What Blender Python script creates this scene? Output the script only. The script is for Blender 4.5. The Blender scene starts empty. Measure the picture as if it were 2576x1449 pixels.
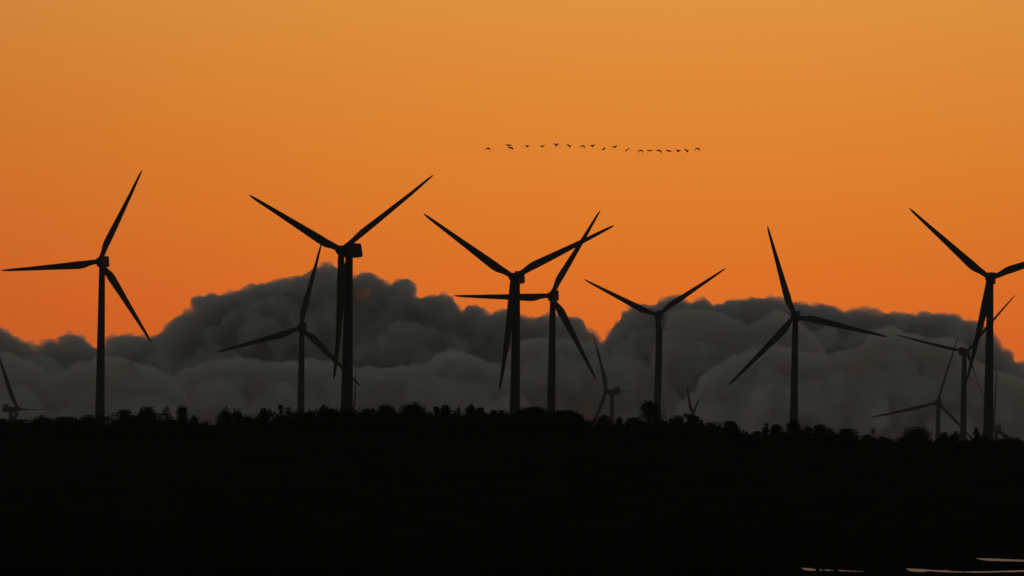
import bpy, bmesh, math, random
import numpy as np
from mathutils import Vector, Matrix

scn = bpy.context.scene
COL = scn.collection
R = math.radians

# ------------------------------------------------------------------ camera
F = 10489.0                     # focal length in reading pixels (2576 wide)
CX, HY, CAM_Z = 1288.0, 1300.0, 3.0
ROLL = R(0.85)                  # the camera was held slightly tilted: towers lean right, level lines fall right
def level(px, py):              # reading pixel -> level offsets (right, up) from the optical axis
    u, v = px - CX, HY - py
    return u * math.cos(ROLL) - v * math.sin(ROLL), u * math.sin(ROLL) + v * math.cos(ROLL)
def at(px, py, Y):              # a pixel of the reading grid at depth Y -> point
    u, v = level(px, py)
    return Vector((u / F * Y, Y, CAM_Z + v / F * Y))

cam_d = bpy.data.cameras.new('camera')
cam = bpy.data.objects.new('camera', cam_d); COL.objects.link(cam)
cam.location = (0, 0, CAM_Z); cam.rotation_euler = (Matrix.Rotation(R(90), 3, 'X') @ Matrix.Rotation(ROLL, 3, 'Z')).to_euler()
cam_d.sensor_width = 36.0; cam_d.lens = 36.0 * F / 2576.0
cam_d.shift_y = (HY - 724.5) / 2576.0
cam_d.clip_start = 0.5; cam_d.clip_end = 120000
scn.camera = cam

# ------------------------------------------------------------------ sky and light
SUN_EL, SUN_AZ = R(0.8), R(2.0)     # sun just on the horizon, behind the clouds
world = bpy.data.worlds.new('World'); scn.world = world; world.use_nodes = True
nt = world.node_tree; N = nt.nodes; L = nt.links
N.clear()
def nd(t, **k):
    n = N.new(t)
    for a, b in k.items(): setattr(n, a, b)
    return n
def math_n(op, a, b=None, clamp=False):
    n = nd('ShaderNodeMath', operation=op, use_clamp=clamp)
    for i, v in enumerate((a, b)):
        if v is None: continue
        if isinstance(v, (int, float)): n.inputs[i].default_value = v
        else: L.new(v, n.inputs[i])
    return n.outputs[0]
def ramp(fac, stops):
    n = nd('ShaderNodeValToRGB'); e = n.color_ramp.elements
    while len(e) < len(stops): e.new(0.5)
    for el, (p, c) in zip(e, stops): el.position = p
    for el, (p, c) in zip(e, stops): el.color = (*c, 1)
    L.new(fac, n.inputs[0]); return n.outputs[0]
tc = nd('ShaderNodeTexCoord'); sp = nd('ShaderNodeSeparateXYZ'); L.new(tc.outputs['Generated'], sp.inputs[0])
dx, dy, dz = sp.outputs
t = math_n('SQRT', math_n('MAXIMUM', dz, 0.0))          # sqrt(sin elevation)
az = math_n('ARCTAN2', dx, dy)                           # 0 straight ahead, + to the right
def el(deg): return math.sqrt(math.sin(R(deg)))
def bell(width):                # 1 towards the sunset, falling off to both sides
    d = math_n('DIVIDE', math_n('SUBTRACT', az, R(2.2)), R(width))
    return math_n('POWER', 2.71828, math_n('MULTIPLY', math_n('MULTIPLY', d, d), -1.0))
low = math_n('SUBTRACT', dz, math_n('MULTIPLY', math_n('SUBTRACT', 1.0, bell(16)), 0.036))
tg = math_n('SQRT', math_n('MAXIMUM', low, 0.0))
glow = ramp(tg, [(0.0, (.62, .092, .010)), (el(1.3), (.74, .108, .0135)), (el(2.4), (.765, .126, .0165)), (el(3.4), (.750, .156, .0172)),
                (el(4.6), (.738, .197, .0215)), (el(5.8), (.740, .236, .0320)), (el(7.1), (.748, .280, .0460)),
                (el(9), (.52, .30, .120)), (el(12), (.45, .43, .385)), (el(20), (.20, .21, .195)), (el(30), (.045, .050, .049)), (el(50), (.030, .035, .036)), (1.0, (.027, .032, .033))])
dusk = ramp(t, [(0.0, (.056, .066, .058)), (el(6), (.066, .078, .068)), (el(20), (.045, .053, .048)), (el(50), (.030, .035, .036)), (1.0, (.027, .032, .033))])
near = math_n('ADD', math_n('MULTIPLY', bell(16), 0.32), 0.68)
fac = bell(50)
gl = nd('ShaderNodeVectorMath', operation='SCALE'); L.new(glow, gl.inputs[0]); L.new(near, gl.inputs['Scale']); glow = gl.outputs[0]
mix = nd('ShaderNodeMix', data_type='RGBA'); L.new(fac, mix.inputs[0]); L.new(dusk, mix.inputs[6]); L.new(glow, mix.inputs[7])
bg1 = nd('ShaderNodeBackground'); L.new(mix.outputs[2], bg1.inputs[0]); bg1.inputs[1].default_value = 1.0
sky = nd('ShaderNodeTexSky', sky_type='NISHITA', sun_disc=False, sun_elevation=SUN_EL, sun_rotation=SUN_AZ)
bg2 = nd('ShaderNodeBackground'); L.new(sky.outputs[0], bg2.inputs[0]); bg2.inputs[1].default_value = 0.007
add = nd('ShaderNodeAddShader'); L.new(bg1.outputs[0], add.inputs[0]); L.new(bg2.outputs[0], add.inputs[1])
wo = nd('ShaderNodeOutputWorld'); L.new(add.outputs[0], wo.inputs[0])

sun_d = bpy.data.lights.new('sun', 'SUN'); sun_d.energy = 0.6; sun_d.angle = R(0.5); sun_d.color = (1.0, 0.55, 0.25)
sun = bpy.data.objects.new('sun', sun_d); COL.objects.link(sun)
sv = Vector((math.sin(SUN_AZ) * math.cos(SUN_EL), math.cos(SUN_AZ) * math.cos(SUN_EL), math.sin(SUN_EL)))
sun.rotation_euler = (-sv).to_track_quat('-Z', 'Y').to_euler()

vs = scn.view_settings
vs.view_transform = 'Standard'; vs.look = 'None'; vs.exposure = 0.0; vs.gamma = 1.0; vs.use_curve_mapping = False
scn.render.engine = 'CYCLES'
cy = scn.cycles
cy.use_denoising = True
cy.max_bounces = 8; cy.diffuse_bounces = 2; cy.glossy_bounces = 2; cy.transmission_bounces = 2
cy.volume_bounces = 4; cy.transparent_max_bounces = 24
cy.filter_width = 1.5

# ------------------------------------------------------------------ helpers
def mat(name, col, rough=0.8, metal=0.0, noise=None, bump=None):
    m = bpy.data.materials.new(name); m.use_nodes = True
    n = m.node_tree.nodes; l = m.node_tree.links
    b = n['Principled BSDF']
    b.inputs['Base Color'].default_value = (*col, 1); b.inputs['Roughness'].default_value = rough; b.inputs['Metallic'].default_value = metal
    if noise:
        sc, var = noise
        g = n.new('ShaderNodeNewGeometry')
        x = n.new('ShaderNodeTexNoise'); x.inputs['Scale'].default_value = sc; x.inputs['Detail'].default_value = 5
        l.new(g.outputs['Position'], x.inputs['Vector'])
        rr = n.new('ShaderNodeValToRGB')
        rr.color_ramp.elements[0].position = .3; rr.color_ramp.elements[1].position = .7
        rr.color_ramp.elements[0].color = (*[c * (1 - var) for c in col], 1); rr.color_ramp.elements[1].color = (*[c * (1 + var) for c in col], 1)
        l.new(x.outputs[0], rr.inputs[0]); l.new(rr.outputs[0], b.inputs['Base Color'])
        if bump:
            bp = n.new('ShaderNodeBump'); bp.inputs['Strength'].default_value = bump[0]; bp.inputs['Distance'].default_value = bump[1]
            l.new(x.outputs[0], bp.inputs['Height']); l.new(bp.outputs[0], b.inputs['Normal'])
    return m

def tag(o, label=None, cat=None, group=None, kind=None):
    if label: o['label'] = label
    if cat: o['category'] = cat
    if group: o['group'] = group
    if kind: o['kind'] = kind
    return o
def link_mesh(name, verts, faces, m, parent=None, smooth=False):
    me = bpy.data.meshes.new(name)
    if isinstance(verts, np.ndarray):
        k = faces.shape[1]
        me.vertices.add(len(verts)); me.vertices.foreach_set('co', verts.astype(np.float32).ravel())
        me.loops.add(faces.size); me.loops.foreach_set('vertex_index', faces.astype(np.int32).ravel())
        me.polygons.add(len(faces)); me.polygons.foreach_set('loop_start', np.arange(0, faces.size, k, dtype=np.int32))
        me.polygons.foreach_set('loop_total', np.full(len(faces), k, dtype=np.int32))
        me.update(calc_edges=True)
    else:
        me.from_pydata(verts, [], faces); me.update()
    if smooth: me.polygons.foreach_set('use_smooth', [True] * len(me.polygons))
    me.materials.append(m)
    o = bpy.data.objects.new(name, me); COL.objects.link(o)
    if parent: o.parent = parent
    return o
def link_bm(name, bm, m, parent=None, smooth=False):
    me = bpy.data.meshes.new(name); bm.normal_update(); bm.to_mesh(me); bm.free()
    if smooth: me.polygons.foreach_set('use_smooth', [True] * len(me.polygons))
    me.materials.append(m)
    o = bpy.data.objects.new(name, me); COL.objects.link(o)
    if parent: o.parent = parent
    return o
def empty(name, loc, rz=0.0):
    o = bpy.data.objects.new(name, None); COL.objects.link(o); o.location = loc; o.rotation_euler = (0, 0, rz)
    o.empty_display_size = 1.0
    return o
def loft(rings, cap=True):      # list of equal-length point rings -> verts, faces
    n = len(rings[0]); v = [p for r in rings for p in r]; f = []
    for i in range(len(rings) - 1):
        for j in range(n):
            k = (j + 1) % n
            f.append((i * n + j, i * n + k, (i + 1) * n + k, (i + 1) * n + j))
    if cap:
        f.append(tuple(range(n))[::-1]); f.append(tuple((len(rings) - 1) * n + j for j in range(n)))
    return v, f
def interp(x, pts): return float(np.interp(x, [p[0] for p in pts], [p[1] for p in pts]))
def sstep(a, b, x):
    u = np.clip((x - a) / (b - a), 0, 1); return u * u * (3 - 2 * u)

# ------------------------------------------------------------------ materials
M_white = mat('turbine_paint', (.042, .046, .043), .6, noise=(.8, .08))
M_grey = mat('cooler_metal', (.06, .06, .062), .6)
M_ground = mat('dark_earth', (.012, .012, .008), 1.0, noise=(.15, .4), bump=(.6, .3))
M_grass = mat('rough_grass', (.018, .020, .009), 1.0)
M_leaf = mat('foliage', (.028, .034, .014), .9, noise=(.5, .35))
M_bark = mat('bark', (.045, .035, .026), .95, noise=(3, .3))
M_bird = mat('plumage', (.022, .018, .015), .9, noise=(6, .3))
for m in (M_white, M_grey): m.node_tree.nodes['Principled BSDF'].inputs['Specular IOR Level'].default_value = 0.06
for m in (M_ground, M_grass, M_leaf, M_bark): m.node_tree.nodes['Principled BSDF'].inputs['Specular IOR Level'].default_value = 0.0

# ------------------------------------------------------------------ terrain
RIDGE = [(-400, 1115), (0, 1112), (240, 1110), (500, 1122), (620, 1108), (800, 1088), (900, 1084), (1250, 1088), (1420, 1095), (1500, 1120), (1640, 1112), (1800, 1128), (1900, 1144), (2010, 1132), (2200, 1158), (2420, 1154), (2576, 1162), (3000, 1165)]
RIDGE_P = [at(px, py - 11, 600) for px, py in RIDGE]
def ridge_h(x):
    return np.interp(np.asarray(x, float), [p.x for p in RIDGE_P], [p.z for p in RIDGE_P])
def terrain(x, y):
    x = np.asarray(x, float); y = np.asarray(y, float)
    up = sstep(375, 590, y); down = sstep(690, 1150, y)
    z = ridge_h(x) * up * (1 - down) + 5.0 * down
    z = z + (0.5 * np.sin(x / 17 + y / 23) + 0.35 * np.sin(x / 7.3 - y / 11) + .15 * np.sin(x / 2.9 + y / 4.1)) * sstep(385, 470, y) * (1 - down)
    return z
gx = np.unique(np.concatenate([np.linspace(-9000, -300, 30), np.linspace(-300, -110, 30), np.linspace(-110, 110, 161), np.linspace(110, 300, 30), np.linspace(300, 9000, 30)]))
gy = np.unique(np.concatenate([np.linspace(-900, 180, 20), np.linspace(180, 760, 146), np.linspace(760, 1300, 40), np.linspace(1300, 9000, 40)]))
XX, YY = np.meshgrid(gx, gy); ZZ = terrain(XX, YY)
nx, ny = len(gx), len(gy)
idx = np.arange(nx * ny).reshape(ny, nx)
gf = np.stack([idx[:-1, :-1], idx[:-1, 1:], idx[1:, 1:], idx[1:, :-1]], -1).reshape(-1, 4)
ground = link_mesh('ground', np.stack([XX, YY, ZZ], -1).reshape(-1, 3), gf, M_ground, smooth=True)
tag(ground, kind='structure')

# ------------------------------------------------------------------ water lying on the flat
M_water = bpy.data.materials.new('water'); M_water.use_nodes = True
wn = M_water.node_tree.nodes; wl = M_water.node_tree.links; wb = wn['Principled BSDF']
wb.inputs['Base Color'].default_value = (.05, .055, .052, 1); wb.inputs['Roughness'].default_value = .34; wb.inputs['IOR'].default_value = 1.333
wg = wn.new('ShaderNodeNewGeometry'); wx = wn.new('ShaderNodeTexNoise'); wx.inputs['Scale'].default_value = 1.6; wx.inputs['Detail'].default_value = 4
wl.new(wg.outputs['Position'], wx.inputs['Vector'])
wbp = wn.new('ShaderNodeBump'); wbp.inputs['Strength'].default_value = .7; wbp.inputs['Distance'].default_value = .12
wl.new(wx.outputs[0], wbp.inputs['Height']); wl.new(wbp.outputs[0], wb.inputs['Normal'])
WZ = 0.05
def water(pts):                 # outline of one sheet of water, read off the photo and laid on the flat
    v = []
    for cx, cyy in pts:
        px, py = 1911.3 + cx * .258, 1360 + cyy * .258
        u, w = level(px, py); Y = F * (CAM_Z - WZ) / -w; v.append((u / F * Y, Y, WZ))
    bm = bmesh.new(); f = bm.faces.new([bm.verts.new(p) for p in v])
    if f.normal.z < 0: pass
    bm.normal_update()
    if f.normal.z < 0: bmesh.ops.reverse_faces(bm, faces=[f])
    bmesh.ops.triangulate(bm, faces=bm.faces[:])
    tag(link_bm('water', bm, M_water), kind='structure')
water([(402, 266), (450, 267), (500, 271), (545, 279), (547, 292), (500, 293), (440, 288), (418, 278)])
water([(583, 282), (594, 277), (606, 283), (600, 294), (588, 293)])
water([(612, 287), (640, 284), (656, 279), (684, 286), (700, 289), (712, 284), (722, 289), (714, 295), (690, 293), (660, 294), (630, 291)])
water([(758, 287), (790, 286), (836, 291), (900, 295), (1010, 299), (1004, 302), (900, 300), (830, 299), (780, 296)])
water([(1428, 270), (1500, 274), (1560, 276), (1620, 280), (1700, 287), (1780, 290), (1822, 287), (1850, 295), (1920, 299), (1990, 302), (2080, 299), (2200, 299), (2330, 295), (2450, 291), (2700, 285),
       (2700, 300), (2500, 306), (2330, 309), (2200, 312), (2080, 313), (1990, 309), (1930, 310), (1860, 309), (1760, 306), (1700, 305), (1672, 299), (1650, 296), (1630, 297), (1612, 304), (1560, 306), (1490, 302), (1450, 292)])
water([(2108, 173), (2180, 172), (2240, 173), (2330, 177), (2450, 182), (2700, 191), (2700, 208), (2576, 204), (2450, 202), (2330, 199), (2240, 197), (2170, 190), (2140, 182)])

# ------------------------------------------------------------------ wind turbines
TAU, CONE, OVER, BLADE = R(6), R(2), 4.1, 40.0
def blade_mesh(pitch):
    rings = []; n = 16
    chord = [(1.0, 1.9), (2.2, 1.9), (4.0, 2.25), (6.5, 2.95), (8.5, 3.15), (12, 2.85), (20, 2.15), (30, 1.45), (37, .95), (39.2, .6), (40, .12)]
    thick = [(1.0, 1.9), (2.2, 1.85), (4.0, 1.45), (6.5, .95), (8.5, .72), (14, .48), (25, .28), (38, .12), (40, .04)]
    twist = [(1, 16), (6, 15), (12, 9), (22, 4), (40, 0)]
    fwd = [(0, 0), (15, .05), (30, .5), (40, 1.3)]             # pre-bend towards the wind
    for r in (1.0, 1.6, 2.2, 3.0, 4.0, 5.2, 6.5, 7.5, 8.5, 10, 12, 15, 18, 22, 26, 30, 34, 37, 38.6, 39.5, 40):
        c, th, tw = interp(r, chord), interp(r, thick), R(interp(r, twist)) + pitch
        rd = float(sstep(7.0, 2.0, r)) if r < 7 else 0.0
        off = (.5 * rd + .30 * (1 - rd))                       # share of the chord ahead of the axis
        ring = []
        for k in range(n):
            a = 2 * math.pi * k / n
            u = .5 + .5 * math.cos(a)                          # 1 leading edge, 0 trailing edge
            foil = math.sin(a) * (.5 * th) * (rd + (1 - rd) * (.35 + .65 * u) * 1.15)
            x = (u - 1 + off) * c; y = foil
            ring.append((x * math.cos(tw) + y * math.sin(tw), -x * math.sin(tw) + y * math.cos(tw) - interp(r, fwd), r))
        rings.append(ring)
    return loft(rings)
def lathe(profile, n=24, axis='z'):
    rings = []
    for r, z in profile:
        rings.append([(r * math.cos(2 * math.pi * k / n), r * math.sin(2 * math.pi * k / n), z) for k in range(n)])
    return loft(rings)
def prism(profile, w0, w1=None):        # side profile (y, z) swept across x, bevelled
    w1 = w1 or w0
    bm = bmesh.new()
    A = [bm.verts.new((-w0 / 2, y, z)) for y, z in profile]; B = [bm.verts.new((w0 / 2, y, z)) for y, z in profile]
    bm.faces.new(A[::-1]); bm.faces.new(B)
    n = len(profile)
    for i in range(n):
        j = (i + 1) % n; bm.faces.new((A[i], A[j], B[j], B[i]))
    bmesh.ops.recalc_face_normals(bm, faces=bm.faces[:])
    bmesh.ops.bevel(bm, geom=bm.edges[:], offset=.16, segments=2, affect='EDGES', profile=.6)
    return bm
_blades = {}
def turbine(hx, hy, d, yaw, th, label, pitch=2, size=1.0, group='wind turbines on the plain behind the ridge'):
    psi = R(yaw); H = at(hx, hy, d * size)                     # the far ones are a larger make
    fx, fy = -math.sin(psi), -math.cos(psi)                    # the way the rotor faces
    bx, by = H.x - fx * OVER * size * math.cos(TAU), H.y - fy * OVER * size * math.cos(TAU)
    bz = float(terrain(bx, by)) - .05
    top = (H.z - bz) / size - OVER * math.sin(TAU)                      # shaft line over the tower
    root = tag(empty('wind_turbine', (bx, by, bz), -psi), label, 'wind turbine', group); root.scale = (size,) * 3
    th_ = top - 1.35
    prof = [(2.7, 0), (2.7, .25), (2.35, .3)]
    for k in range(1, 25):
        z = th_ * k / 24; prof.append((2.35 - (2.35 - 1.17) * z / th_, z))
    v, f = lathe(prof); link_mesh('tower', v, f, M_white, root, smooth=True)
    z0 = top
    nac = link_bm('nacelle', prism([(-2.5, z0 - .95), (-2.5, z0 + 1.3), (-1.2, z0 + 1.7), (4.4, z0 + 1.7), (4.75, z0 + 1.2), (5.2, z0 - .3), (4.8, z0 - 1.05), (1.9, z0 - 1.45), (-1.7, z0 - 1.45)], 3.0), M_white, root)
    bm = prism([(2.5, z0 + 1.66), (2.7, z0 + 3.05), (4.1, z0 + 3.05), (4.55, z0 + 1.66)], 3.1)
    link_bm('cooler', bm, M_grey, nac)
    bm = bmesh.new()
    bmesh.ops.create_cone(bm, cap_ends=True, segments=8, radius1=.05, radius2=.035, depth=1.3, matrix=Matrix.Translation((.9, 1.7, z0 + 2.3)))
    bmesh.ops.create_cube(bm, size=1, matrix=Matrix.Translation((.9, 1.7, z0 + 2.9)) @ Matrix.Diagonal((.9, .07, .07, 1)))
    link_bm('weather_mast', bm, M_grey, nac)
    hub_loc = Matrix.Translation((0, -OVER * math.cos(TAU), top + OVER * math.sin(TAU))) @ Matrix.Rotation(-TAU, 4, 'X')
    v, f = lathe([(.05, 2.05), (.55, 1.95), (1.05, 1.6), (1.42, 1.0), (1.58, .3), (1.6, -.5), (1.5, -1.5), (1.2, -2.0)])
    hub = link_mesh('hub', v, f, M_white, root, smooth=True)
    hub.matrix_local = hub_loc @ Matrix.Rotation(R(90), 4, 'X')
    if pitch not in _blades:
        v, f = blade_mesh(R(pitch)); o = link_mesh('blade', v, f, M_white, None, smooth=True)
        _blades[pitch] = o.data; bpy.data.objects.remove(o)
    for k in range(3):
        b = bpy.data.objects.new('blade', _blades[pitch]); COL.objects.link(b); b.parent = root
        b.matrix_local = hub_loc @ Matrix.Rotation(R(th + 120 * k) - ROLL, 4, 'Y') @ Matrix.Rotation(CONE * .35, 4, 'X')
    return root
turbine(249.5, 658.1, 1650, 11, 25.3, 'tall dark turbine standing alone on the left, one blade pointing almost level to the left')
turbine(858.5, 630.4, 1270, 33.7, 57.7, 'nearest turbine with the thickest tower, two blades raised in a wide V', 11)
turbine(755.6, 824.6, 1912, 7.5, 13.8, 'turbine wholly against the left cloud bank, one blade tip crossing behind the thickest tower')
turbine(1291.4, 697.6, 1441, 16.8, 64.8, 'tall turbine at the middle of the row, lower blade running down along its own tower')
turbine(1385.4, 744, 1694, 12.6, 30.4, 'turbine close behind the middle one, its blade crossing another raised blade, one blade level')
turbine(1653.2, 793.4, 2004, 12, 56.4, 'turbine rising behind the tallest tree, blades in a wide Y before the right cloud bank')
turbine(1998.7, 796.2, 1743, 8.6, 103.3, 'turbine right of centre with one blade nearly upright and one falling gently to the right')
turbine(2489.1, 700, 1548, 11.7, 71.7, 'large turbine at the right edge, one blade cut off by the frame')
turbine(2432.9, 885.2, 2144, -14, 42.2, 'thin bladed turbine just behind the large right edge one, nacelle pointing left', 60, 1.15)
turbine(2358.5, 1012.1, 2411, 12.6, 17.1, 'small distant turbine low on the right with needle thin blades', 45, 1.35)
turbine(2499, 1078, 2750, 32, 2, 'tiny turbine at the far right peeping out behind the thick tower at tree height', 30, 1.35)
turbine(1525.2, 984, 2478, 59.8, 91.2, 'small distant turbine seen nearly side on, its long nacelle pointing right', 84, 1.35)
turbine(1744, 1045, 3713, -79, 67.5, 'distant turbine showing only two narrow upright blades close together above the trees', 80, .75)
turbine(44, 1029, 2330, -66, 90.3, 'small distant turbine at the left edge with a thin level blade and nacelle pointing left', 82, 1.35)
turbine(888.5, 1080, 2750, 20, 1.5, 'distant turbine showing one upright blade beside the thickest tower', 30, 1.35)

# ------------------------------------------------------------------ trees on the ridge
def leaf_quads(rng, centres, sizes):    # small bent leaf faces with random orientation
    n = len(centres)
    a = rng.normal(size=(n, 3)); a /= np.linalg.norm(a, axis=1)[:, None]
    b = rng.normal(size=(n, 3)); b -= (b * a).sum(1)[:, None] * a; b /= np.linalg.norm(b, axis=1)[:, None]
    s = sizes[:, None]
    v = np.stack([centres - a * s, centres + b * s * .55, centres + a * s, centres - b * s * .55], 1).reshape(-1, 3)
    return v, np.arange(4 * n).reshape(-1, 4)
def tube(p0, p1, r0, r1, n=5):
    p0, p1 = np.array(p0, float), np.array(p1, float); d = p1 - p0; d /= np.linalg.norm(d) + 1e-9
    u = np.cross(d, [.31, .77, .11]); u /= np.linalg.norm(u); w = np.cross(d, u)
    an = np.arange(n) * 2 * math.pi / n
    ring = np.cos(an)[:, None] * u + np.sin(an)[:, None] * w
    v = np.concatenate([p0 + ring * r0, p1 + ring * r1])
    f = np.array([(j, (j + 1) % n, n + (j + 1) % n, n + j) for j in range(n)])
    return v, f
def merge(parts):
    vs, fs, o = [], [], 0
    for v, f in parts: vs.append(v); fs.append(f + o); o += len(v)
    return np.concatenate(vs), np.concatenate(fs)
def tree(px, top, w, kind, label, seed):
    rng = np.random.default_rng(seed)
    Y = 600 + rng.uniform(-25, 30)
    s = Y / F
    P = at(px, top, Y); gz = float(terrain(P.x, Y))
    h = P.z - gz; W = w * s * 1.2
    root = tag(empty('tree', (P.x, Y, gz)), label, 'tree', 'trees along the ridge')
    br = []; clumps = []
    n = {'round': 42, 'ragged': 46, 'dome': 60, 'spire': 24, 'sparse': 26}[kind]
    n = int(n * max(.7, min(1.8, W / 2.5)))
    lean = rng.uniform(-.06, .06) * h
    tip = np.array([lean, 0, h * .93])
    rt = .05 + .014 * h
    mid = np.array([lean * .4 + rng.uniform(-.1, .1), rng.uniform(-.1, .1), h * .5])
    br += [tube((0, 0, -.25), mid, rt, rt * .7, 7), tube(mid, tip, rt * .7, .03, 6)]
    lo = {'round': .12, 'ragged': .12, 'dome': .1, 'spire': .15, 'sparse': .45}[kind]
    for i in range(n):
        u = rng.uniform(lo, 1.0); a = rng.uniform(0, 2 * math.pi)
        if kind == 'spire': prof = (1 - u) ** .7 * .9 + .08
        elif kind == 'dome': prof = math.sqrt(max(0, 1 - ((u - .5) / .5) ** 2)) ** .7 if u > .5 else 1
        elif kind == 'ragged': prof = max(.06, (1 - min(1, (u - lo) / (1 - lo))) ** .48) * rng.uniform(.85, 1.2)
        else: prof = max(.14, math.sqrt(1 - min(1, (u - lo) / (1 - lo)) ** 2))
        rr = W * .5 * prof * math.sqrt(rng.uniform(.15, 1)) * (1 if kind == 'dome' else rng.uniform(.7, 1.12))
        c = np.array([lean * u + rr * math.cos(a), rr * math.sin(a), h * (u - .03)])
        if kind != 'dome': c[2] -= rng.uniform(0, .10) * h * (abs(rr) / (W * .5 + .1))
        clumps.append(c)
        st = np.array([lean * u * .5, 0, max(.2, c[2] - rng.uniform(.25, .5) * h * .6)])
        br.append(tube(st, c, .045, .015, 4))
    vs, szs = [], []
    for c in clumps:
        k = {'round': 85, 'ragged': 65, 'dome': 110, 'spire': 60, 'sparse': 13}[kind]
        sp = np.array([.38, .38, .30]) * (1.0 if kind != 'sparse' else .62) * rng.uniform(.7, 1.25)
        sp = sp * min(1.25, max(.55, W / 2.8))
        vs.append(c + np.clip(rng.normal(size=(k, 3)), -1.5, 1.5) * sp); szs.append(rng.uniform(.08, .18, k) * (.7 if kind == 'sparse' else 1))
        if rng.uniform() < {'round': .12, 'ragged': .5, 'dome': .05, 'spire': .5, 'sparse': .7}[kind]:    # a shoot standing out of the clump
            d = np.array([rng.normal() * .35, rng.normal() * .35, rng.uniform(.6, 1)]) * rng.uniform(.3, .75)
            br.append(tube(c, c + d, .02, .008, 4))
            tt = rng.uniform(0.2, 1, 14)[:, None]; vs.append(c + d * tt + rng.normal(size=(14, 3)) * .07); szs.append(rng.uniform(.06, .12, 14))
    C = np.concatenate(vs); C[:, 2] *= h / np.sort(C[:, 2])[-max(3, len(C) // 250)]
    v, f = leaf_quads(rng, C, np.concatenate(szs)); link_mesh('crown', v, f, M_leaf, root)
    v, f = merge([(a, b) for a, b in br]); link_mesh('trunk', v, f, M_bark, root)
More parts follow.
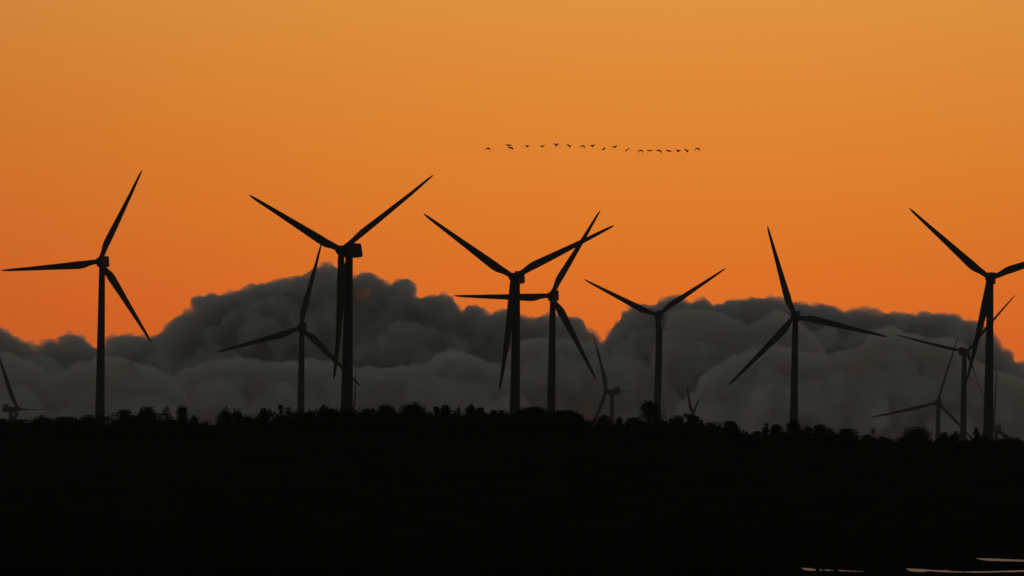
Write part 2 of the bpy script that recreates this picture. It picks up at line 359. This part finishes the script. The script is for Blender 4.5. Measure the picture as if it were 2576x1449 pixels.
TREES = [
 (8, 1054, 34, 'round', 'low bush cut by the left edge of the picture, below the small edge turbine'),
 (108, 1048, 62, 'round', 'broad low tree between the left edge turbine and the lone tall turbine'),
 (162, 1049, 50, 'ragged', 'low ragged tree between a broad low tree and the lone turbine'),
 (222, 1046, 46, 'round', 'tree hiding the foot of the lone tall turbine on the left'),
 (311, 1031, 46, 'round', 'rounded tree just right of the lone tall turbine on the left'),
 (364, 1023, 56, 'round', 'full tree with peaked top, second to the right of the lone tall turbine'),
 (424, 1022, 42, 'sparse', 'thin twiggy see-through tree in the gap left of the deep dip in the tree line'),
 (459, 1022, 34, 'ragged', 'ragged upright tree just right of the thin twiggy one'),
 (486, 1046, 32, 'ragged', 'low tree on the left side of the deep dip in the tree line'),
 (564, 1026, 42, 'ragged', 'taller of two joined trees just right of the deep dip in the tree line'),
 (593, 1030, 40, 'round', 'right one of two joined trees just right of the deep dip'),
 (624, 1050, 34, 'round', 'low bush left of the turbine that stands wholly against the cloud'),
 (663, 1028, 36, 'ragged', 'bushy tree with broken top left of the two thin spires'),
 (710, 1020, 16, 'spire', 'taller thin spire of a tree left of the turbine wholly against the cloud'),
 (727, 1025, 14, 'spire', 'shorter thin spire of a tree beside the taller spire'),
 (780, 1036, 32, 'ragged', 'low ragged tree just right of the foot of the turbine wholly against the cloud'),
 (811, 1020, 26, 'ragged', 'pointed tree left of the thickest tower'),
 (838, 1030, 36, 'ragged', 'low tree touching the left side of the thickest tower'),
 (928, 1031, 34, 'ragged', 'low tree a little right of the thickest tower'),
 (970, 1020, 50, 'round', 'rounded tree right of the thickest tower with a notch on its right'),
 (1043, 1014, 76, 'round', 'broadest tall tree midway between the thickest tower and the middle turbine'),
 (1100, 1023, 13, 'spire', 'single slender shoot standing in the gap right of the broadest tall tree'),
 (1124, 1020, 34, 'ragged', 'square topped tree right of the slender shoot'),
 (1157, 1023, 28, 'sparse', 'open twiggy tree right of the square topped one'),
 (1184, 1016, 28, 'ragged', 'pointed dark tree left of the middle turbine'),
 (1208, 1026, 30, 'round', 'tree just right of the pointed dark one, left of the middle turbine'),
 (1241, 1033, 28, 'ragged', 'low tree at a little distance left of the middle turbine tower'),
 (1262, 1040, 26, 'ragged', 'lowest bush touching the left of the middle turbine tower'),
 (1340, 1025, 66, 'dome', 'smooth dark dome of a tree between the two middle turbine towers'),
 (1422, 1033, 66, 'dome', 'smooth dark dome of a tree right of the two middle turbine towers'),
 (1470, 1062, 42, 'round', 'low bush on the slope falling right from the dark domes'),
 (1518, 1045, 34, 'round', 'rounded small tree left of the side-on turbine tower'),
 (1556, 1049, 26, 'spire', 'small cone of a tree right of the side-on turbine tower'),
 (1592, 1051, 40, 'round', 'low tree leaning on the left flank of the tallest tree'),
 (1634, 1010, 74, 'ragged', 'tallest bushy tree of the ridge, before the tower with the Y shaped rotor'),
 (1708, 1047, 52, 'round', 'rounded tree just left of the two upright blades'),
 (1746, 1046, 34, 'round', 'narrow tree directly below the two upright blades'),
 (1767, 1054, 20, 'spire', 'slender pointed tree just right of the two upright blades'),
 (1795, 1069, 36, 'ragged', 'low ragged tree between the upright blades and the second dip'),
 (1838, 1060, 46, 'ragged', 'sloping tree on the left side of the second dip in the tree line'),
 (1904, 1086, 30, 'ragged', 'low bush on the right side of the second dip in the tree line'),
 (1924, 1064, 26, 'spire', 'pointed tree left of the turbine with a nearly upright blade'),
 (1955, 1069, 38, 'ragged', 'ragged tree touching the left of the tower with the nearly upright blade'),
 (1992, 1057, 40, 'ragged', 'upright dark tree covering the foot of the turbine with the nearly upright blade'),
 (2034, 1067, 34, 'sparse', 'thin twiggy tree right of the turbine with a nearly upright blade'),
 (2064, 1069, 44, 'ragged', 'sloping tree right of the thin twiggy one, falling to the right'),
 (2132, 1080, 66, 'round', 'broad low tree with lumpy top left of the lollipop shaped sapling'),
 (2181, 1094, 24, 'round', 'low round bush at the left foot of the lollipop shaped sapling'),
 (2196, 1076, 18, 'sparse', 'lollipop shaped sapling with a few separate leaf clumps on a thin stem'),
 (2219, 1100, 30, 'round', 'low bush at the right foot of the lollipop shaped sapling'),
 (2303, 1075, 84, 'round', 'broad crowned tree with gaps, left of the small turbine with needle thin blades'),
 (2377, 1088, 30, 'ragged', 'low ragged tree between the needle bladed turbine and its taller neighbour'),
 (2404, 1087, 34, 'ragged', 'tree at the foot of the thin bladed turbine behind the large right one'),
 (2456, 1077, 20, 'spire', 'spiky upright tree left of the large turbine at the right edge'),
 (2476, 1098, 30, 'ragged', 'low bush between the spiky tree and the large right turbine tower'),
 (2525, 1105, 40, 'round', 'low bush just right of the large right turbine tower'),
 (2560, 1103, 44, 'round', 'low bush cut by the right edge of the picture'),
]
for i, (px, top, w, k, lab) in enumerate(TREES): tree(px, top, w, k, lab, 100 + i)

# unbroken undergrowth below the trees, and rough grass on the slope
SKY = [(-300, 1066), (0, 1064), (60, 1066), (240, 1056), (285, 1062), (330, 1050), (400, 1048), (440, 1043), (485, 1048), (508, 1074), (535, 1070), (620, 1060), (690, 1049), (740, 1042), (840, 1035), (940, 1035), (1090, 1038), (1240, 1041), (1300, 1040), (1440, 1048), (1475, 1068), (1500, 1080), (1560, 1066), (1640, 1060), (1740, 1062), (1830, 1086), (1872, 1104), (1900, 1100), (1990, 1076), (2060, 1080), (2100, 1098), (2230, 1114), (2270, 1108), (2330, 1101), (2420, 1104), (2500, 1110), (2576, 1113), (2900, 1115)]
rng = np.random.default_rng(5)
C, S = [], []
for i in range(4200):
    px = rng.uniform(-260, 2840); Y = 600 + rng.uniform(-45, 45); low = i % 2
    topy = interp(px, SKY) + abs(rng.normal()) * 7 + 9 + 6 * low
    P = at(px, topy, 600); gz = float(terrain(P.x, Y)); hh = max(.6, P.z - gz)
    k = 60 if low else 44
    c = np.array([P.x, Y, gz + (hh * rng.uniform(0, .9) if low else hh * (1 - .6 * rng.uniform(0, 1) ** 2) - .2)])
    C.append(c + rng.normal(size=(k, 3)) * np.array([.45, .42, .26])); S.append(rng.uniform(.1, .22, k) * (1.5 if low else 1))
C = np.concatenate(C); S = np.concatenate(S)
v, f = leaf_quads(rng, C, S)
tag(link_mesh('undergrowth', v, f, M_leaf), 'dark unbroken undergrowth filling the ridge below the trees', 'undergrowth', kind='stuff')
n = 26000
X = rng.uniform(-90, 90, n); Y = 205 + 390 * rng.uniform(0, 1, n) ** .8
Y = np.where(rng.uniform(0, 1, n) < .2, rng.uniform(205, 300, n), Y)
X = X * np.clip(Y / 560, .42, 1)
Z = terrain(X, Y)
hgt = rng.uniform(.08, .3, n) * np.where(Y > 360, 1.8, .4)
lean = rng.normal(size=(n, 2)) * .35
an = rng.uniform(0, math.pi, n); wd = rng.uniform(.03, .12, n)
base = np.stack([X, Y, Z - .02], 1); sd = np.stack([np.cos(an) * wd, np.sin(an) * wd, np.zeros(n)], 1)
tipv = base + np.stack([lean[:, 0] * hgt, lean[:, 1] * hgt, hgt], 1)
v = np.stack([base - sd, base + sd, tipv + sd * .15, tipv - sd * .15], 1).reshape(-1, 3)
tag(link_mesh('grass', v, np.arange(4 * n).reshape(-1, 4), M_grass), 'rough dark grass on the slope below the ridge', 'grass', kind='stuff')

# ------------------------------------------------------------------ birds
def bird_mesh(l_in, l_out, r_in, r_out, tail=0.0):
    # body lofted along y (head towards -y), wings grown from its sides: one surface
    prof = [(-.52, .012, .03), (-.47, .035, .03), (-.42, .045, .03), (-.34, .032, .015), (-.24, .045, 0), (-.14, .085, -.01), (-.02, .105, -.02), (.10, .10, -.015), (.22, .07, 0), (.32, .045, .01), (.42, .05, .012), (.46, .012, .012)]
    bm = bmesh.new(); rings = []
    for y, r, z in prof:
        fl = .35 if y > .3 else 1
        rings.append([bm.verts.new((r * math.cos(a) * (1.25 if y > .3 else 1), y, z + r * fl * math.sin(a))) for a in [2 * math.pi * k / 8 + math.pi / 8 for k in range(8)]])
    side = {1: [], -1: []}
    for i in range(len(rings) - 1):
        for j in range(8):
            k = (j + 1) % 8
            fc = bm.faces.new((rings[i][j], rings[i][k], rings[i + 1][k], rings[i + 1][j]))
            if 4 <= i <= 7 and j == 7: side[1].append(fc)
            if 4 <= i <= 7 and j == 3: side[-1].append(fc)
    bm.faces.new(rings[0][::-1]); bm.faces.new(rings[-1])
    for sgn, a_in, a_out in ((1, r_in, r_out), (-1, l_in, l_out)):
        fcs = side[sgn]
        x, z = 0.09 * sgn, 0.0
        for step, (ln, ang, ch, sw) in enumerate([(.20, a_in, .95, -.02), (.18, a_in, .9, -.01), (.17, (a_in + a_out) / 2, .82, .05), (.17, a_out, .75, .07), (.13, a_out, .5, .08)]):
            ex = bmesh.ops.extrude_face_region(bm, geom=fcs)
            nv = [g for g in ex['geom'] if isinstance(g, bmesh.types.BMVert)]; nf = [g for g in ex['geom'] if isinstance(g, bmesh.types.BMFace)]
            bmesh.ops.delete(bm, geom=fcs, context='FACES_ONLY')
            dxx, dzz = ln * math.cos(R(ang)) * sgn, ln * math.sin(R(ang))
            cyv = sum(q.co.y for q in nv) / len(nv); czv = sum(q.co.z for q in nv) / len(nv)
            x += dxx; z += dzz
            for q in nv:
                q.co = Vector((x, cyv + (q.co.y - cyv) * ch + sw, z + (q.co.z - czv) * .8))
            fcs = nf
    bmesh.ops.recalc_face_normals(bm, faces=bm.faces[:])
    return bm
ORD = ['leftmost', 'second', 'third', 'fourth', 'fifth', 'sixth', 'seventh', 'eighth', 'ninth', 'tenth', 'eleventh', 'twelfth', 'thirteenth', 'fourteenth', 'fifteenth', 'sixteenth', 'seventeenth', 'eighteenth', 'rightmost']
A1 = lambda x, y: (1205.6 + x * .10844, 345.5 + y * .10844)
A2 = lambda x, y: (1485.0 + x * .11415, 345.5 + y * .11415)
BIRDS = [  # position, left inner/outer, right inner/outer wing angles, heading
 (A1(195, 255), (-8, -58, -12, -72), 20), (A1(690, 188), (8, 12, 4, 8), 40), (A1(730, 242), (6, 4, -12, -18), 42), (A1(1125, 212), (10, 6, 12, 12), 48), (A1(1475, 210), (4, 4, 22, 26), 48),
 (A1(1803, 185), (18, 22, 30, 34), 44), (A1(2105, 212), (30, 28, 34, 30), 26), (A1(2390, 200), (-8, -60, -6, -55), 24),
 (A2(60, 195), (16, 10, 30, 30), 46), (A2(295, 262), (0, -10, 30, 36), 46), (A2(548, 218), (10, 6, 32, 34), 42), (A2(818, 262), (-12, -75, 12, 10), 40), (A2(1100, 290), (-4, -82, -2, -55), 26),
 (A2(1318, 294), (4, 4, 8, 6), 28), (A2(1510, 290), (4, -10, -16, -40), 26), (A2(1732, 304), (14, 18, -2, -6), 34), (A2(1950, 308), (18, 20, 22, 26), 48), (A2(2143, 312), (36, 34, 32, 30), 28), (A2(2355, 245), (-8, -70, -2, -62), 28),
]
def pose(w):
    a, b = (w[0] + w[1]) / 2, (w[2] + w[3]) / 2
    if a < -22 and b < -22: return 'wings arched down'
    if a > 14 and b > 14: return 'wings raised'
    if abs(a) < 14 and abs(b) < 14: return 'level wings'
    return 'one wing higher'
for i, ((px, py), w, hd) in enumerate(BIRDS):
    b = link_bm('bird', bird_mesh(*w), M_bird, smooth=True)
    Yd = 1010 + 7 * math.sin(i * 1.7) + i * 2
    b.location = at(px, py, Yd); b.rotation_euler = (R(-20), 0, R(hd)); b.scale = (.95, 1.3, 1.6)
    place = f'{ORD[i]} in the flying line' if i in (0, 18) else f'{ORD[i]} from the left in the flying line'
    if i == 1: place = 'upper of the close pair on the left'
    if i == 2: place = 'lower of the close pair on the left'
    tag(b, f'bird with {pose(w)}, {place}', 'bird', 'birds flying in a line')

# ------------------------------------------------------------------ clouds
def vapour(name, density, *tone):
    M_cloud = bpy.data.materials.new(name); M_cloud.use_nodes = True
    cn = M_cloud.node_tree.nodes; cl = M_cloud.node_tree.links
    for q in list(cn):
        if q.type != 'OUTPUT_MATERIAL': cn.remove(q)
    cv = cn.new('ShaderNodeVolumePrincipled')
    cv.inputs['Color'].default_value = (*tone, 1); cv.inputs['Density'].default_value = density; cv.inputs['Anisotropy'].default_value = .25
    cl.new(cv.outputs[0], [q for q in cn if q.type == 'OUTPUT_MATERIAL'][0].inputs['Volume'])
    return M_cloud
M_bank, M_mound = vapour('cloud_vapour', .016, .985, .985, .98), vapour('thin_cloud_vapour', .0115, .955, .945, .92)
_bm = bmesh.new(); bmesh.ops.create_icosphere(_bm, subdivisions=2, radius=1)
ICO_V = np.array([q.co[:] for q in _bm.verts]); ICO_F = np.array([[q.index for q in fc.verts] for fc in _bm.faces]); _bm.free()
def cloud(outline, Y, T, label, seed, base=1215, big=(46, 80), voxel=11.0):
    rng = np.random.default_rng(seed); s = Y / F
    xs = [p[0] for p in outline]; x0, x1 = xs[0], xs[-1]
    parts = []; o = 0; V = []; Fc = []
    def puff(px, py, r, depth, ry=1.0):
        nonlocal o
        c = np.array(at(px, py, Y)); c[1] += depth
        V.append(ICO_V * np.array([r * s * rng.uniform(.9, 1.15), r * s * ry, r * s * rng.uniform(.85, 1.05)]) + c); Fc.append(ICO_F + o); o += len(ICO_V)
    x = x0
    def under(x, r, slack):                           # how high a puff may sit and stay below the edge
        return max(interp(x + k * r, outline) + r * math.sqrt(1 - k * k) for k in (-.95, -.8, -.6, -.4, -.2, 0, .2, .4, .6, .8, .95)) - slack
    while x < x1:                                     # billows along the top edge
        r = rng.uniform(11, 27); y = under(x, r, 3.5)
        puff(x, y, r, rng.uniform(-.25, .05) * T, 2.2)
        puff(x + 3, y + r * .3, r, rng.uniform(.1, .4) * T, 3.0)
        x += r * rng.uniform(.45, .8)
    x = x0
    while x < x1:                                     # small knobs on the edge
        r = rng.uniform(4, 9)
        puff(x, under(x, r, 2.5) + rng.uniform(0, 3), r, rng.uniform(-.2, .2) * T, 1.5); x += r * rng.uniform(.7, 1.6)
    x = x0
    while x < x1:                                     # the body below
        y = interp(x, outline) + 22
        while y < base:
            r = rng.uniform(*big) * (.6 if y < interp(x, outline) + 60 else 1)
            yy = y + r
            yy = max(yy, max(interp(x + k * r, outline) + r * math.sqrt(max(0, 1 - k * k)) for k in (-.9, -.6, -.3, 0, .3, .6, .9)) + 6)
            puff(x + rng.uniform(-15, 15), yy, r, -T * rng.uniform(-.05, .22), 1.0)
            puff(x + rng.uniform(-15, 15), yy + 8, r, T * .3, 2.6)
            y += r * .7
        x += rng.uniform(18, 46)
    for _ in range(int((x1 - x0) / (42 if big[0] < 40 else 60))):              # smaller heads swelling out of the near face, one before the other
        c = rng.uniform(x0, x1); wd = rng.uniform(28, 105); top = interp(c, outline) + rng.uniform(28, 50) + abs(rng.normal()) * 75
        dep = -T * (.15 + (.45 if big[0] < 40 else .25) * rng.uniform(0, 1)) - (top - 700) * .4
        sk = rng.uniform(-.5, .5); x = -wd
        while x < wd:
            r = rng.uniform(9, 21); q = x / wd
            yy = top + wd * .55 * (q * q) * (1 + sk * q) + rng.uniform(-3, 5)
            if yy + r < base and x0 + r < c + x < x1 - r and yy > interp(c + x, outline) + 14:
                puff(c + x, yy + r, r, dep + rng.uniform(-25, 25), 1.1)
                puff(c + x, yy + r + 16, r * 1.5, dep + 30 + 25 * rng.uniform(), 1.3)
                puff(c + x, yy + r + 34, r * 1.9, dep + 110, 2.0)
            x += r * rng.uniform(.7, 1.1)
    ob = link_mesh('cloud', np.concatenate(V), np.concatenate(Fc), M_mound if big[0] < 40 else M_bank, smooth=True)
    rm = ob.modifiers.new('remesh', 'REMESH'); rm.mode = 'VOXEL'; rm.voxel_size = voxel; rm.use_smooth_shade = True
    for kind, size, st, dire in (('CLOUDS', 620, 560, 'Y'), ('VORONOI', 210, -130, 'Y'), ('VORONOI', 115, -56, 'NORMAL'), ('VORONOI', 42, -32, 'NORMAL'), ('CLOUDS', 30, 16, 'NORMAL')):
        tx = bpy.data.textures.new('billow', kind); tx.noise_scale = size
        if kind == 'CLOUDS': tx.noise_depth = 2
        dm = ob.modifiers.new('billow', 'DISPLACE'); dm.texture = tx; dm.texture_coords = 'GLOBAL'; dm.strength = st; dm.mid_level = .5; dm.direction = dire
        if dire == 'Y': dm.space = 'GLOBAL'
    rm2 = ob.modifiers.new('remesh', 'REMESH'); rm2.mode = 'VOXEL'; rm2.voxel_size = voxel; rm2.use_smooth_shade = True
    tag(ob, label, 'cloud', 'clouds banked along the horizon')
    return ob
LEFT = [(-160, 815), (-60, 800), (0, 828), (20, 840), (40, 853), (60, 862), (90, 868), (115, 855), (150, 842), (185, 838), (215, 850), (228, 872), (255, 884), (275, 862), (300, 842), (340, 845), (370, 852), (405, 840), (420, 815), (450, 800), (470, 780), (480, 752), (500, 742), (530, 745), (560, 740), (590, 730), (640, 722), (690, 712), (730, 705), (760, 702), (785, 680), (820, 667), (850, 672), (885, 702), (910, 692), (938, 686), (952, 705), (985, 717), (1010, 703), (1038, 710), (1052, 732), (1054, 756), (1075, 752), (1110, 745), (1145, 753), (1160, 784), (1185, 768), (1213, 770), (1232, 796), (1255, 778), (1290, 785), (1330, 808), (1345, 802), (1380, 795), (1430, 800), (1470, 810), (1490, 835), (1512, 856), (1530, 900), (1545, 1000)]
RIGHT = [(1495, 900), (1512, 852), (1532, 842), (1543, 815), (1560, 790), (1590, 765), (1620, 768), (1650, 765), (1690, 743), (1730, 755), (1770, 757), (1795, 772), (1830, 755), (1870, 753), (1920, 750), (1960, 756), (2010, 765), (2060, 768), (2100, 770), (2130, 785), (2160, 775), (2200, 780), (2240, 790), (2280, 795), (2320, 785), (2370, 790), (2410, 800), (2450, 812), (2480, 828), (2520, 880), (2550, 897), (2576, 922), (2620, 950), (2760, 960)]
cloud(LEFT, 26000, 700, 'tall dark cloud bank with the highest crest, behind the thickest tower, filling the left half', 1)
cloud(RIGHT, 25500, 700, 'long dark cloud bank with level top filling the right half', 2)
cloud([(-160, 880), (-60, 880), (30, 893), (80, 912), (130, 950), (190, 921), (235, 899), (280, 893), (340, 908), (400, 932), (440, 950), (470, 1010)], 23000, 420, 'low rounded cloud at the far left behind the lone tall turbine', 3, big=(34, 60))
cloud([(400, 1010), (440, 948), (482, 926), (560, 908), (620, 905), (700, 918), (775, 911), (813, 907), (880, 925), (948, 930), (1016, 924), (1069, 925), (1095, 898), (1135, 880), (1171, 890), (1230, 915), (1290, 940), (1320, 1010)], 23500, 420, 'low cloud mounds under the highest crest, left of the middle turbine', 4, big=(34, 60))
cloud([(1215, 1000), (1260, 905), (1300, 868), (1330, 852), (1395, 850), (1455, 855), (1496, 866), (1540, 900), (1600, 905), (1660, 930), (1700, 1000)], 24000, 380, 'low cloud mound in the saddle between the two dark banks', 5, big=(34, 60))
cloud([(1640, 960), (1660, 830), (1689, 784), (1718, 774), (1799, 781), (1839, 805), (1880, 818), (1905, 806), (1937, 787), (1975, 784), (2030, 830), (2080, 900), (2110, 1000)], 24300, 300, 'paler billow in front of the left end of the long right bank', 6, big=(34, 60))
cloud([(1720, 1010), (1760, 955), (1799, 923), (1839, 904), (1880, 882), (1941, 870), (1990, 873), (2060, 900), (2141, 881), (2185, 860), (2194, 832), (2244, 826), (2275, 839), (2346, 855), (2400, 853), (2450, 880), (2500, 930), (2600, 960), (2760, 980)], 22800, 420, 'wide pale cloud mounds low on the right behind the needle bladed turbine', 7, big=(34, 60))

# ------------------------------------------------------------------ evening haze over the plain
bm = bmesh.new()
bmesh.ops.create_cube(bm, size=1, matrix=Matrix.Translation((0, 4100, 79)) @ Matrix.Diagonal((18400, 10200, 162, 1)))
M_haze = bpy.data.materials.new('haze'); M_haze.use_nodes = True
hn = M_haze.node_tree.nodes
for q in list(hn):
    if q.type != 'OUTPUT_MATERIAL': hn.remove(q)
hv = hn.new('ShaderNodeVolumePrincipled'); hv.inputs['Color'].default_value = (.85, .85, .85, 1); hv.inputs['Density'].default_value = .000075; hv.inputs['Anisotropy'].default_value = .0
M_haze.node_tree.links.new(hv.outputs[0], hn[0].inputs['Volume'])
tag(link_bm('haze', bm, M_haze), 'thin evening haze over the plain', 'haze', kind='stuff')
